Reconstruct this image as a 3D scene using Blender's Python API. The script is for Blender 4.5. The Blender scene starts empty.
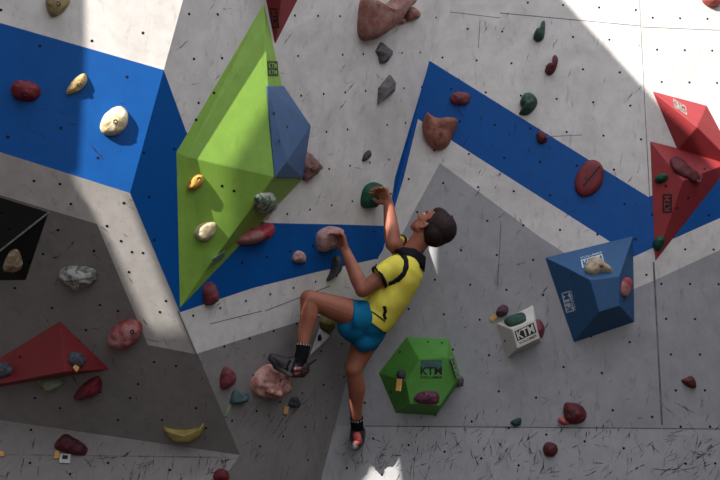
import bpy, bmesh, math, random
import numpy as np
from mathutils import Vector, noise
from mathutils.bvhtree import BVHTree
from mathutils.geometry import delaunay_2d_cdt
random.seed(7)
SC = bpy.context.scene
COL = SC.collection
# ------------------------------------------------------------------ camera model
FPX, PIT = 900.0, math.radians(14)
CAM = Vector((0, 0, .7))
FW = Vector((0, math.cos(PIT), math.sin(PIT))); UP = Vector((0, -math.sin(PIT), math.cos(PIT))); RT = Vector((1, 0, 0))
def ray(x, y): return FW + RT*((x-360)/FPX) + UP*((240-y)/FPX)
def at(x, y, d): return CAM + ray(x, y)*d
def pix(P):
    v = P-CAM; d = v.dot(FW)
    return 360+FPX*v.dot(RT)/d, 240-FPX*v.dot(UP)/d
class Plane:
    def __init__(s, n, c):
        s.n = n.normalized(); s.c = c.copy()
        if s.n.dot(CAM-c) < 0: s.n.negate()
        s.v = (Vector((0, 0, 1))-s.n*s.n.z).normalized(); s.u = s.v.cross(s.n).normalized()
    def hit(s, x, y, h=0):
        r = ray(x, y); return CAM + r*((s.n.dot(s.c-CAM)+h)/s.n.dot(r))
    def to2(s, P): d = P-s.c; return Vector((d.dot(s.u), d.dot(s.v)))
    def to3(s, u, v, h=0): return s.c+s.u*u+s.v*v+s.n*h
def p3(a, b, c): return Plane((b-a).cross(c-a), a)
S_, C_, R_ = math.sin, math.cos, math.radians
PR = Plane(Vector((-S_(R_(12))*C_(R_(5)), -C_(R_(12))*C_(R_(5)), -S_(R_(5)))), at(530, 240, 5.3))
_a, _b = PR.hit(640, 0), PR.hit(662, 425)
PR2 = p3(_a, _b, _a+Vector((C_(R_(3)), S_(R_(3)), 0)))
V0 = at(130, 193, 4.15)
PC = p3(PR.hit(445, 0), PR.hit(321, 480), V0)
T0, B0 = PC.hit(183, 0), PC.hit(240, 455)
L0 = at(0, 152, 4.07)
PUL, PLL = p3(V0, T0, L0), p3(V0, B0, L0)
PK = p3(B0, PC.hit(222, 480), PLL.hit(0, 420))
# ------------------------------------------------------------------ materials
def lin(c):
    return tuple(((x/255)/12.92 if x/255 <= .04045 else ((x/255+.055)/1.055)**2.4) for x in c)
def base_mat(name, rough=.6, spec=.4):
    m = bpy.data.materials.new(name); m.use_nodes = True
    b = m.node_tree.nodes['Principled BSDF']
    b.inputs['Roughness'].default_value = rough; b.inputs['Specular IOR Level'].default_value = spec
    return m, m.node_tree.nodes, m.node_tree.links, b
def mixc(N, L, fac, a, b, mode='MIX'):
    n = N.new('ShaderNodeMix'); n.data_type = 'RGBA'; n.blend_type = mode
    for i, v in ((0, fac), (6, a), (7, b)):
        if hasattr(v, 'is_output'): L.new(v, n.inputs[i])
        else: n.inputs[i].default_value = v if i == 0 else (*v[:3], 1)
    return n.outputs[2]
def noisen(N, L, co, scale, detail=5, rough=.6, dist=0):
    n = N.new('ShaderNodeTexNoise'); n.inputs['Scale'].default_value = scale; n.inputs['Detail'].default_value = detail
    n.inputs['Roughness'].default_value = rough; n.inputs['Distortion'].default_value = dist
    L.new(co, n.inputs['Vector']); return n.outputs['Fac']
def ramp(N, L, f, p0, p1, c0=0, c1=1):
    r = N.new('ShaderNodeMapRange'); r.inputs[1].default_value = p0; r.inputs[2].default_value = p1
    r.inputs[3].default_value = c0; r.inputs[4].default_value = c1; L.new(f, r.inputs[0]); return r.outputs[0]
def paint(name, rgb, grime=.35, rough=.6, spec=.35, streak=.6, scuff=0):
    """painted plywood: base colour, mottled grime, rubber smears, fine grain"""
    m, N, L, b = base_mat(name, rough, spec)
    c = lin(rgb); g = tuple(x*.55+.004 for x in c)
    tc = N.new('ShaderNodeTexCoord').outputs['Object']
    n1 = ramp(N, L, noisen(N, L, tc, 2.6, 8, .7, .6), .42, .75)
    col = mixc(N, L, 0, c, g)
    mul = N.new('ShaderNodeMath'); mul.operation = 'MULTIPLY'; mul.inputs[1].default_value = grime; L.new(n1, mul.inputs[0])
    col = mixc(N, L, mul.outputs[0], c, g)
    mp = N.new('ShaderNodeMapping'); L.new(tc, mp.inputs[0]); mp.inputs['Rotation'].default_value = (.3, .5, .2); mp.inputs['Scale'].default_value = (9, 9, 2.2)
    n2 = ramp(N, L, noisen(N, L, mp.outputs[0], 3.0, 6, .75, .4), .56, .74)
    mul2 = N.new('ShaderNodeMath'); mul2.operation = 'MULTIPLY'; mul2.inputs[1].default_value = streak; L.new(n2, mul2.inputs[0])
    col = mixc(N, L, mul2.outputs[0], col, tuple(x*.4 for x in c))
    n4 = ramp(N, L, noisen(N, L, tc, 14, 4, .6), .35, .7, .93, 1.05)
    col = mixc(N, L, 1.0, col, n4, 'MULTIPLY')
    L.new(col, b.inputs['Base Color'])
    n3 = noisen(N, L, tc, 160, 3, .6)
    bp = N.new('ShaderNodeBump'); bp.inputs['Strength'].default_value = .12; bp.inputs['Distance'].default_value = .002
    L.new(n3, bp.inputs['Height']); L.new(bp.outputs[0], b.inputs['Normal'])
    return m
def resin(name, rgb, rgb2=None, rough=.6, spec=.35, scale=18, bump=.4, lo=.4, hi=.65, bscale=70):
    m, N, L, b = base_mat(name, rough, spec)
    c = lin(rgb); c2 = lin(rgb2) if rgb2 else tuple(x*.6 for x in c)
    tc = N.new('ShaderNodeTexCoord').outputs['Object']
    f = ramp(N, L, noisen(N, L, tc, scale, 6, .65, .5), lo, hi)
    L.new(mixc(N, L, f, c, c2), b.inputs['Base Color'])
    bp = N.new('ShaderNodeBump'); bp.inputs['Strength'].default_value = bump; bp.inputs['Distance'].default_value = .004
    L.new(noisen(N, L, tc, bscale, 4, .6), bp.inputs['Height']); L.new(bp.outputs[0], b.inputs['Normal'])
    return m
M = {}
M['white'] = paint('white wall paint', (212, 207, 203), .6, .6)
M['blue'] = paint('blue wall paint', (0, 78, 150), .15, .5, .2, .3)
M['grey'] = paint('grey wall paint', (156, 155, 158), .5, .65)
M['kick'] = paint('pale grey kick paint', (168, 167, 169), .4, .65)
M['hole'] = base_mat('t-nut hole', .8, .1)[0]; M['hole'].node_tree.nodes['Principled BSDF'].inputs['Base Color'].default_value = (.012, .011, .011, 1)
def scuffmat():
    m, N, L, b = base_mat('rubber scuff', .8, .1)
    b.inputs['Base Color'].default_value = (.035, .034, .036, 1)
    tc = N.new('ShaderNodeTexCoord').outputs['Object']
    a = ramp(N, L, noisen(N, L, tc, 45, 3, .6), .36, .66, .0, .8)
    L.new(a, b.inputs['Alpha']); return m
M['scuff'] = scuffmat()
M['seam'] = resin('panel seam', (92, 90, 90), (130, 127, 126), .8, .1, 8)
M['grey2'] = paint('warm dark grey wall paint', (136, 131, 129), .5, .65)  # darker, warmer grey than the right wall, on left and centre panels
WALLM = ['white', 'blue', 'grey', 'kick', 'hole', 'scuff', 'seam', 'grey2']
# ------------------------------------------------------------------ object helpers
def put(name, me, parent=None, loc=None):
    o = bpy.data.objects.new(name, me); COL.objects.link(o)
    if parent: o.parent = parent
    if loc is not None: o.location = loc
    return o
def tag(o, label, cat, group=None):
    o['label'] = label; o['category'] = cat
    if group: o['group'] = group
    return o
def mesh(name, vs, fs, mats, mi=None, smooth=False):
    me = bpy.data.meshes.new(name); me.from_pydata([tuple(v) for v in vs], [], fs)
    for m in (mats if isinstance(mats, (list, tuple)) else [mats]): me.materials.append(m)
    if mi: me.polygons.foreach_set('material_index', mi)
    if smooth: me.polygons.foreach_set('use_smooth', [True]*len(me.polygons))
    me.update(); return me
def inpoly(x, y, P):
    r = False; j = len(P)-1
    for i in range(len(P)):
        if (P[i][1] > y) != (P[j][1] > y) and x < (P[j][0]-P[i][0])*(y-P[i][1])/(P[j][1]-P[i][1])+P[i][0]: r = not r
        j = i
    return r
# ------------------------------------------------------------------ wall facets
def facet(name, pl, poly, paints, default, holes, seams=(), scuffs=(), thick=.16):
    """one flat plywood facet: outline and paint areas (in the wall's own plane), T-nut holes, seams, rubber marks"""
    bm = bmesh.new()
    bm.faces.new([bm.verts.new(pl.hit(x, y)) for x, y in poly])
    def cut(a, b):
        pa, pb = pl.hit(*a), pl.hit(*b)
        bmesh.ops.bisect_plane(bm, geom=bm.verts[:]+bm.edges[:]+bm.faces[:], plane_co=pa, plane_no=(pb-pa).cross(pl.n), dist=1e-5)
    for mat, P in paints:
        for i in range(len(P)): cut(P[i], P[(i+1) % len(P)])
    for z, cl in ((0.0, 'in'), (4.5, 'out')):
        bmesh.ops.bisect_plane(bm, geom=bm.verts[:]+bm.edges[:]+bm.faces[:], plane_co=(0, 0, z), plane_no=(0, 0, 1), dist=1e-5, clear_inner=cl == 'in', clear_outer=cl == 'out')
    bm.normal_update()
    vs = [v.co.copy() for v in bm.verts]; bm.verts.index_update()
    fs, mi = [], []
    for f in bm.faces:
        if f.normal.dot(pl.n) < 0: f.normal_flip()
        ids = [v.index for v in f.verts]
        x, y = pix(f.calc_center_median()); m = default
        for mat, P in paints:
            if inpoly(x, y, P): m = mat; break
        fs.append(ids); mi.append(WALLM.index(m))
    n0 = len(vs); off = Vector((0, thick, 0)); nf = len(fs)
    vs += [v+off for v in vs]
    for k in range(nf): fs.append([i+n0 for i in reversed(fs[k])]); mi.append(2)
    for e in bm.edges:
        if len(e.link_faces) == 1:
            a, b = e.verts[0].index, e.verts[1].index
            fs.append([a, b, b+n0, a+n0]); mi.append(2)
    bm.free()
    def disc(P, r, m, k=10):
        b0 = len(vs)
        for i in range(k):
            a = 2*math.pi*i/k; vs.append(P+pl.u*(C_(a)*r)+pl.v*(S_(a)*r)+pl.n*.0008)
        fs.append(list(range(b0, b0+k))); mi.append(WALLM.index(m))
    for h in holes: disc(pl.hit(*h), .0072, 'hole')
    def strip(A, B, w, m, h):
        d = (B-A).normalized().cross(pl.n)*(w/2); b0 = len(vs); o = pl.n*h
        k = 4
        for i in range(k+1):
            t = i/k; ww = 1.0 if m == 'seam' else max(.25, 4*t*(1-t))
            c = A.lerp(B, t)+o
            if m != 'seam': c = c+d.normalized()*random.uniform(-.15, .15)*(B-A).length*t*(1-t)
            vs.extend([c-d*ww, c+d*ww])
        for i in range(k):
            q = b0+2*i; fs.append([q, q+1, q+3, q+2]); mi.append(WALLM.index(m))
    for a, b, w in seams: strip(pl.hit(*a), pl.hit(*b), w, 'seam', .0005)
    z = .0006
    for (x0, y0, x1, y1, n, ang, spread, lmin, lmax) in scuffs:
        for i in range(int(n*.7)):
            x, y = random.uniform(x0, x1), random.uniform(y0, y1)
            if not inpoly(x, y, poly): continue
            a = math.radians(random.gauss(ang, spread)); l = random.uniform(lmin, lmax); A = pl.hit(x, y)
            d = pl.u*C_(a)+pl.v*S_(a)
            strip(A-d*l/2, A+d*l/2, random.uniform(.003, .008), 'scuff', z); z += 2e-7
    o = put(name, mesh(name, vs, fs, [M[k] for k in WALLM], mi)); o['kind'] = 'structure'
    return o
def lattice(pl, o, u, v, poly, rng=40, skip=0.0):
    O = pl.hit(*o); U = (pl.hit(*u[1])-pl.hit(*u[0]))/u[2]; W = (pl.hit(*v[1])-pl.hit(*v[0]))/v[2]
    r = []
    for i in range(-rng, rng):
        for j in range(-rng, rng):
            P = O+U*i+W*j
            if (P-CAM).dot(FW) < 1 or P.z < .05: continue
            x, y = pix(P)
            if -120 < x < 840 and -120 < y < 560 and inpoly(x, y, poly) and random.random() >= skip: r.append((x, y))
    return r
def rx(y): return 183-(183-130)*y/193.0         # ridge left walls / centre wall (upper)
def cx(y): return 445-124*y/480.0               # crease centre wall / right wall
def sx(y): return 640+22*y/425.0                # fold right / far right
V, B = (130, 193), (240, 455)
K2 = (240-18/25*165, 620)
polyUL = [(-200, 89), V, (rx(-200), -200), (-200, -200)]
polyLL = [(-200, 89), V, B, (-200, 390.8)]
polyK = [(-200, 390.8), B, K2, (-200, 620)]
polyC = [(rx(-200), -200), V, B, K2, (cx(620), 620), (cx(-200), -200)]
polyR = [(cx(-200), -200), (cx(620), 620), (sx(620), 620), (sx(-200), -200)]
polyR2 = [(sx(-200), -200), (sx(620), 620), (1000, 620), (1000, -200)]
facet('wall_left_upper', PUL, polyUL, [('white', [(-200, -34.7), (rx(70), 70), (400, 138), (400, -300), (-200, -300)])], 'blue',
      [(1, 10), (92, 41), (143, 33), (127, 77), (40, 46), (61, 128), (8, 137), (98, 160-2), (-30, 30), (-60, 100), (20, -20), (80, -15), (140, -20)],
      scuffs=[(30, 100, 125, 180, 14, -20, 20, .03, .1)])
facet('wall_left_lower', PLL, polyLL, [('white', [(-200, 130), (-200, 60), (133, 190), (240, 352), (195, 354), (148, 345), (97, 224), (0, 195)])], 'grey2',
      [(34, 181), (60, 184), (71, 204), (107, 226), (58, 230), (94, 251), (43, 254), (121, 241), (132, 252), (129, 272), (143, 253), (15, 288),
       (52, 308), (100, 305), (118, 311), (124, 203), (86, 330), (100, 392), (138, 384), (154, 362), (118, 420), (35, 398), (130, 398), (176, 366), (60, 408), (162, 420), (196, 408), (160, 312), (166, 301), (206, 428)],
      scuffs=[(20, 230, 230, 445, 40, 60, 40, .03, .09), (100, 200, 190, 345, 16, -40, 30, .02, .07)])
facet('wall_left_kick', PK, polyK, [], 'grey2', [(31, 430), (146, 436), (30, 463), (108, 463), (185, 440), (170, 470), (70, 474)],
      seams=[((-200, 452), (228, 457.5), .006)],
      scuffs=[(60, 458, 230, 480, 60, 75, 35, .04, .12), (0, 440, 225, 480, 40, 60, 40, .03, .08), (-150, 455, 60, 520, 40, 60, 40, .04, .1)])
blueC = [(163.8, 70), (186, 131), (225, 200), (266, 223), (340, 224.5), (388, 226), (395, 177), (430, 60), (460, 70), (440, 259), (376, 259), (317, 272), (253, 288), (181, 312), (125, 312), (100, 193)]
whiteC = [(181, 312), (253, 288), (317, 272), (376, 259), (440, 259), (440, 301), (368, 301), (298, 322), (249, 337), (196, 354), (150, 340)]
holesC = lattice(PC, (298, 56), ((298, 56), (402, 53), 5), ((340, 53), (345, 128), 2), polyC, skip=.06)
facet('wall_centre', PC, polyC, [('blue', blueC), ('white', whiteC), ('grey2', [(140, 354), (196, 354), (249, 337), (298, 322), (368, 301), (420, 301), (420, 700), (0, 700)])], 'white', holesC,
      seams=[((178, 311), (196, 354), .006), ((265, 311), (330, 286), .006), ((210, 324), (262, 311), .005)],
      scuffs=[(180, 5, 420, 220, 80, 55, 30, .02, .1), (240, 380, 330, 470, 45, 60, 25, .03, .14), (200, 280, 350, 420, 60, 30, 40, .02, .06), (283, 400, 296, 440, 5, 62, 6, .18, .3)])
blueR = [(418, 119), (404, 177), (393, 213), (383, 250), (350, 300), (330, 60), (430, 61), (648.5, 197), (720, 166), (720, 218), (652.8, 248), (633.6, 256.7), (482, 160)]
whiteR = [(418, 119), (482, 160), (633.6, 256.7), (652.8, 248), (720, 218), (720, 250), (652.8, 281), (622, 294), (565, 253), (540, 237), (440, 163), (415, 209), (366, 307), (340, 330), (350, 300), (383, 250), (393, 213), (404, 177)]
greyR = [(440, 163), (540, 237), (565, 253), (622, 294), (652.8, 281), (720, 250), (720, 429), (365, 426), (200, 424), (366, 307), (415, 209)]
kickR = [(200, 424), (365, 426), (720, 429), (720, 900), (0, 900)]
holesR = lattice(PR, (573, 37), ((467.7, 29), (573, 37), 3), ((573, 37), (669, 348), 9), polyR, skip=.05)
sc_low = [(340, 428, 660, 480, 190, 55, 40, .03, .11), (400, 395, 650, 428, 40, 50, 40, .02, .08), (430, 180, 640, 400, 80, 60, 30, .02, .07), (335, 440, 400, 470, 40, 60, 45, .03, .08),
          (440, 10, 640, 180, 70, 75, 20, .02, .09), (560, 427, 655, 436, 20, 85, 8, .03, .05), (340, 480, 660, 560, 90, 60, 40, .04, .1), (400, 440, 540, 470, 50, 70, 30, .04, .12)]
facet('wall_right', PR, polyR, [('white', whiteR), ('blue', blueR), ('grey', greyR), ('kick', kickR)], 'white', holesR,
      seams=[((365, 426), (661, 428.5), .007), ((500, 13), (641, 26), .005), ((540, 137), (582, 135), .004), ((480, 20), (478.5, 48), .004), ((501, 222), (497.5, 286), .006), ((450, 12), (500, 18), .004),
             ((sx(262), 262), (sx(425), 425), .010), ((sx(0)-.6, 0), (sx(197)-.6, 197), .004)], scuffs=sc_low)
blueR2 = [(640, 202.5), (648.5, 197), (1000, 43), (1000, 95), (720, 218), (652.8, 248), (640, 253)]
whiteR2 = [(640, 253), (652.8, 248), (720, 218), (1000, 95), (1000, 127), (720, 250), (652.8, 281), (640, 287)]
holesR2 = lattice(PR2, (661.7, 82), ((661.7, 82), (717, 83), 2), ((661.7, 82), (690, 284), 6), polyR2)
facet('wall_far_right', PR2, polyR2, [('blue', blueR2), ('white', whiteR2), ('grey', [(640, 287), (652.8, 281), (720, 250), (1000, 127), (1000, 431), (640, 428)]), ('kick', [(600, 428), (1000, 431), (1000, 900), (600, 900)])], 'white', holesR2,
      seams=[((662, 428.6), (1000, 431), .007), ((sx(26)+.5, 27), (1000, 42), .004)],
      scuffs=[(664, 430, 720, 480, 60, 35, 30, .03, .12), (668, 405, 690, 440, 8, -45, 12, .08, .16), (660, 380, 840, 470, 40, 60, 40, .03, .08), (680, 440, 720, 480, 10, 35, 10, .1, .2)])
# floor: crash mats
M['mat'] = resin('dark crash mat', (74, 64, 56), (58, 50, 44), .8, .2, 3)
fl = put('floor', mesh('floor', [(x, y, z) for z in (0, -.3) for x, y in ((-40, -60), (40, -60), (40, 7.2), (-40, 7.2))],
         [(0, 1, 2, 3), (7, 6, 5, 4), (0, 4, 5, 1), (1, 5, 6, 2), (2, 6, 7, 3), (3, 7, 4, 0)], M['mat'])); fl['kind'] = 'structure'
# ------------------------------------------------------------------ climbing volumes
def volmat(name, rgb, grime=.3, rough=.55): return paint(name, rgb, grime, rough, .35, .35)
M['vgreen'] = volmat('lime green volume paint', (132, 172, 68), .3)
M['vgreen2'] = volmat('grass green volume paint', (80, 142, 56), .2)
M['vblue'] = volmat('slate blue volume paint', (66, 94, 132), .4)
M['vblue2'] = volmat('deep blue volume paint', (40, 84, 128), .3)
M['vred'] = volmat('red volume paint', (150, 50, 54), .25)
M['vred2'] = volmat('dark red volume paint', (128, 36, 42), .3)
M['vwhite'] = volmat('cream white volume paint', (208, 204, 196), .25)
M['vblack'] = volmat('black volume paint', (20, 18, 22), .2)
M['black'] = base_mat('black print', .6, .3)[0]; M['black'].node_tree.nodes['Principled BSDF'].inputs['Base Color'].default_value = (.012, .012, .012, 1)
M['print_white'] = resin('white print', (205, 212, 220), (150, 165, 180), .6, .3, 40, .1)
M['print_teal'] = resin('dark teal print', (52, 88, 82), (70, 105, 95), .6, .3, 40, .1)
M['print_silver'] = resin('silver print', (150, 160, 150), (90, 100, 95), .6, .3, 60, .1)
M['worn_cream'] = resin('worn cream wood', (196, 178, 148), (150, 128, 98), .7, .2, 40, .2)
VOLS = {}
def volume(name, label, pl, base, tops, faces, m, holes=(), bev=.004):
    """closed wooden volume: base corners on the wall (slightly let in), raised corners (pixel, height), outer faces by index"""
    P = [pl.hit(*b) for b in base]; nb = len(P)
    Q = P+[pl.hit(x, y, h) for x, y, h in tops]
    c0 = sum(P, Vector())/nb
    vs = [q-c0 for q in Q]+[p-c0-pl.n*.012 for p in P]
    bm = bmesh.new(); bv = [bm.verts.new(v) for v in vs]
    n1 = len(Q)
    ctr = sum(vs, Vector())/len(vs)
    allf = [list(f) for f in faces]+[[i, (i+1) % nb, n1+(i+1) % nb, n1+i] for i in range(nb)]+[list(range(n1, n1+nb))]
    for f in allf: bm.faces.new([bv[i] for i in f])
    bmesh.ops.recalc_face_normals(bm, faces=bm.faces[:])
    bmesh.ops.bevel(bm, geom=[e for e in bm.edges if e.is_manifold], offset=bev, segments=2, affect='EDGES', profile=.5)
    me = bpy.data.meshes.new(name); bm.to_mesh(me); bm.free()
    me.materials.append(m); me.materials.append(M['hole'])
    o = put(name, me, None, c0); tag(o, label, 'climbing volume', 'climbing volumes bolted to the wall')
    fp = []
    for f in faces:
        q = p3(Q[f[0]], Q[f[1]], Q[f[2]]); fp.append(q)
    if holes:   # T-nut holes drilled into the faces
        bm = bmesh.new(); bm.from_mesh(me)
        for (x, y, k) in holes:
            q = fp[k]; ctr_ = q.hit(x, y)-c0
            f = bm.faces.new([bm.verts.new(ctr_+(q.u*C_(a)+q.v*S_(a))*.0075+q.n*.001) for a in [i*math.pi/5 for i in range(10)]]); f.material_index = 1
        bm.to_mesh(me); bm.free()
    o_ = dict(o=o, f=fp, c=c0, n=pl.n); VOLS[label] = o_
    return o_
def text_tris(body):
    cu = bpy.data.curves.new('t', 'FONT'); cu.body = body; cu.offset = .022; cu.resolution_u = 3; cu.space_character = 1.02
    o = bpy.data.objects.new('t', cu); COL.objects.link(o)
    dg = bpy.context.evaluated_depsgraph_get(); dg.update()
    me = o.evaluated_get(dg).to_mesh()
    vs = [v.co.copy() for v in me.vertices]; fs = [list(p.vertices) for p in me.polygons]
    o.evaluated_get(dg).to_mesh_clear(); bpy.data.objects.remove(o); bpy.data.curves.remove(cu)
    x0, x1 = min(v.x for v in vs), max(v.x for v in vs); y0, y1 = min(v.y for v in vs), max(v.y for v in vs)
    return [((v.x-x0)/(x1-x0), (v.y-y0)/(y1-y0)) for v in vs], fs
def decal(vol, face, bl, br, tl, items, name='logo_sticker'):
    """print lying on a volume face: corner pixels give its bottom-left, bottom-right, top-left; items are rects and lettering in 0..1"""
    c0 = vol['c']
    if face is None:    # lay the print on the built surface itself
        tr = BVHTree.FromPolygons([v.co+c0 for v in vol['o'].data.vertices], [list(p.vertices) for p in vol['o'].data.polygons])
        O, X, Y = (tr.ray_cast(CAM, ray(*p).normalized())[0] for p in (bl, br, tl)); q = p3(O, X, Y)
    else: q = vol['f'][face]; O = q.hit(*bl); X = q.hit(*br); Y = q.hit(*tl)
    U, W = X-O, Y-O
    root = None
    for k, (kind, m, x0, y0, x1, y1, *t) in enumerate(items):
        h = q.n*(.0012+.0006*k)
        if kind == 'rect': pts = [(0, 0), (1, 0), (1, 1), (0, 1)]; fs = [[0, 1, 2, 3]]
        else: pts, fs = text_tris(t[0])
        vs = [O+U*(x0+(x1-x0)*a)+W*(y0+(y1-y0)*b)+h-c0 for a, b in pts]
        vs2 = vs+[v-q.n*.0012 for v in vs]; n = len(vs)
        if kind == 'rect': fs = fs+[[i, i+n, (i+1) % n+n, (i+1) % n] for i in range(n)]
        o = put(name if root is None else 'lettering', mesh('print', vs2, fs, m), root or vol['o'])
        if root is None: root = o
    return root
def logo(ink, box=None, sub=True):
    it = []
    if box: it.append(('rect', M[box], 0, .3 if sub else 0, 1, 1))
    it.append(('text', M[ink], .06, .36 if sub else .08, .94, .94, 'KTM'))
    if sub: it.append(('text', M[box or ink], .0, .02, 1, .2, 'VOLUMES'))
    return it
# big green pyramid on the centre wall
GT = [(265, 28, .04), (187, 157, .015), (204.5, 273, .025), (274, 177, .21)]
G = volume('climbing_volume', 'tall lime green pyramid volume, largest on the wall, partly sunlit', PC,
           [(264, 3), (176, 152), (179.5, 309), (303, 179)], GT,
           [(4, 5, 7), (5, 6, 7), (0, 1, 5, 4), (1, 2, 6, 5), (2, 3, 7, 6), (0, 4, 7, 3)], M['vgreen'], [(222, 186, 1), (234, 191, 1), (214, 93, 2), (196, 120, 2)])
decal(G, None, (267.5, 76), (278, 76), (267, 61), [('rect', M['black'], 0, 0, 1, 1), ('text', M['vgreen'], .12, .5, .88, .9, 'KTM'), ('text', M['vgreen'], .12, .1, .88, .4, 'KTM')])
decal(G, 4, (213, 265), (225, 257), (212, 259), [('rect', M['print_silver'], 0, 0, 1, 1), ('text', M['vgreen2'], .08, .15, .92, .85, 'KTM')])
BVp = volume('climbing_volume', 'small slate blue faceted volume on the right side of the tall green pyramid', PC,
             [(267.5, 86, .12), (284, 86, .03), (311, 126, .03), (303, 178, .03), (275, 178, .215)], [(286.5, 162, .21)],
             [(0, 2, 5), (0, 1, 2), (0, 5, 4), (2, 3, 5), (3, 4, 5)], M['vblue'], [(274, 113, 0), (287, 127, 0), (279, 141, 0)], .003)
RT_ = volume('climbing_volume', 'dark red triangular volume at the top edge above the green pyramid', PC,
             [(258, -40), (318, -40), (275, 45)], [(284, -22, .10)], [(0, 1, 3), (1, 2, 3), (2, 0, 3)], M['vred2'])
decal(RT_, 2, (279.5, 28), (277, 8), (272, 28), [('rect', M['black'], 0, 0, 1, 1), ('text', M['vred2'], .1, .15, .9, .85, 'KTM')])
HX = volume('climbing_volume', 'grass green hexagonal volume with black logo, right of the climber', PR,
            [(406.5, 336.5), (448.6, 339), (461.7, 379), (436, 415.5), (395.5, 413), (378.5, 373)],
            [(419, 359.5, .15), (447, 357, .15), (458, 379, .15), (440, 406, .15), (410, 404, .15), (406, 382, .15)],
            [(6, 7, 8, 9, 10, 11), (0, 1, 7, 6), (1, 2, 8, 7), (2, 3, 9, 8), (3, 4, 10, 9), (4, 5, 11, 10), (5, 0, 6, 11)], M['vgreen2'],
            [(428, 342, 1), (442, 343, 1), (400, 352, 6), (391, 392, 5)])
decal(HX, 0, (420.5, 378.5), (442, 378.5), (420.5, 360), [('rect', M['print_teal'], 0, .5, 1, 1), ('text', M['black'], 0, .2, 1, .62, 'KTM'), ('text', M['black'], 0, 0, 1, .13, 'VOLUMES')])
decal(HX, 2, (456.5, 378), (450, 357), (459, 377), [('rect', M['print_silver'], 0, 0, 1, 1), ('text', M['black'], .05, .15, .9, .85, 'KTM')])
B2 = volume('climbing_volume', 'large deep blue faceted volume with white logos, right of centre', PR,
            [(545, 257.5), (633, 236), (634.5, 322), (573.7, 342.5)], [(590, 280, .20), (619.5, 276, .20), (619.5, 306, .20), (599, 312, .20), (583, 276, .17)],
            [(4, 5, 6, 7), (0, 1, 5, 4), (0, 4, 8), (1, 2, 6, 5), (2, 3, 7, 6), (3, 0, 8), (3, 8, 4, 7)], M['vblue2'], [(571, 275, 1), (624, 300, 3)])
decal(B2, 1, (583, 270), (605, 264), (580, 257.5), [('rect', M['print_white'], 0, .0, 1, .8), ('text', M['vblue2'], .06, .1, .94, .72, 'KTM'), ('text', M['print_white'], 0, .86, 1, 1, 'VOLUMES')])
decal(B2, 5, (566.5, 313), (561.5, 293), (576.5, 310.5), [('rect', M['print_white'], 0, .0, 1, .8), ('text', M['vblue2'], .06, .1, .94, .72, 'KTM'), ('text', M['print_white'], 0, .88, 1, 1, 'VOLUMES')])
WV = volume('climbing_volume', 'small cream white boxy volume with black logo', PR,
            [(496.7, 323.4), (533, 305), (541.5, 341), (507.5, 358)], [(512, 329.5, .11), (534.5, 319.5, .11), (539, 338.5, .11), (517.5, 348.5, .11)],
            [(4, 5, 6, 7), (0, 1, 5, 4), (1, 2, 6, 5), (2, 3, 7, 6), (3, 0, 4, 7)], M['vwhite'], [(505, 341, 4)])
decal(WV, 0, (519, 346), (538, 337), (514.5, 331.5), [('rect', M['black'], 0, .32, 1, 1), ('text', M['vwhite'], .06, .38, .94, .94, 'KTM'), ('text', M['black'], .04, .06, .96, .22, 'VOLUMES')])
RU = volume('climbing_volume', 'bright red spiked volume at upper right, overlapping the one below', PR2,
            [(652.3, 91), (707, 105.5), (742, 172), (677.5, 150)], [(697, 127, .14)], [(0, 1, 4), (1, 2, 4), (2, 3, 4), (3, 0, 4)], M['vred'])
decal(RU, 0, (674, 107), (687, 115), (673, 98.5), [('rect', M['print_silver'], 0, 0, 1, 1), ('text', M['vred'], .08, .4, .92, .9, 'KTM'), ('text', M['vred'], .08, .1, .92, .3, 'VOLUMES')])
RL = volume('climbing_volume', 'long red triangular volume pointing down at right edge', PR2,
            [(650, 141), (733, 161.5), (655, 262)], [(683, 181, .12)], [(0, 1, 3), (1, 2, 3), (2, 0, 3)], M['vred'], [(666, 186, 2), (688, 198, 1), (704.5, 169, 0), (677, 208, 1)])
decal(RL, 2, (672, 213), (672, 194), (662.5, 213), [('rect', M['black'], 0, 0, 1, 1), ('text', M['vred'], .1, .18, .9, .82, 'KTM')])
decal(RL, 0, (686, 176), (700, 182.5), (689, 168.5), [('rect', M['vred2'], 0, 0, 1, 1), ('text', M['black'], .05, .1, .95, .9, 'KTM')])
RB = volume('climbing_volume', 'wide dark red triangular volume low on the left wall', PLL,
            [(60, 321), (110, 369.5), (-65, 397)], [(64.5, 372, .15)], [(0, 1, 3), (1, 2, 3), (2, 0, 3)], M['vred2'], [(20, 357, 2), (80, 340, 0)])
BK = volume('climbing_volume', 'black painted volume with pale ridge at left edge', PLL,
            [(-45, 183), (49, 212), (26, 280.5), (-70, 281)], [(-8, 257, .07)], [(0, 1, 4), (1, 2, 4), (2, 3, 4), (3, 0, 4)], M['vblack'], [(1, 213, 0), (9, 229, 0), (29, 262, 1)])
q0 = BK['f'][0]
e0, e1 = PLL.hit(49, 212, .002)-BK['c'], PLL.hit(-8, 257, .072)-BK['c']
dd = (e1-e0).normalized().cross(PLL.n)*.004
put('edge_strip', mesh('edge', [e0+dd, e0-dd, e1-dd, e1+dd]+[e0+dd+PLL.n*.004, e0-dd+PLL.n*.004, e1-dd+PLL.n*.004, e1+dd+PLL.n*.004],
    [(0, 1, 2, 3), (7, 6, 5, 4), (0, 4, 5, 1), (1, 5, 6, 2), (2, 6, 7, 3), (3, 7, 4, 0)], M['print_silver']), BK['o'])['label'] = 'pale worn ridge line'
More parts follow.
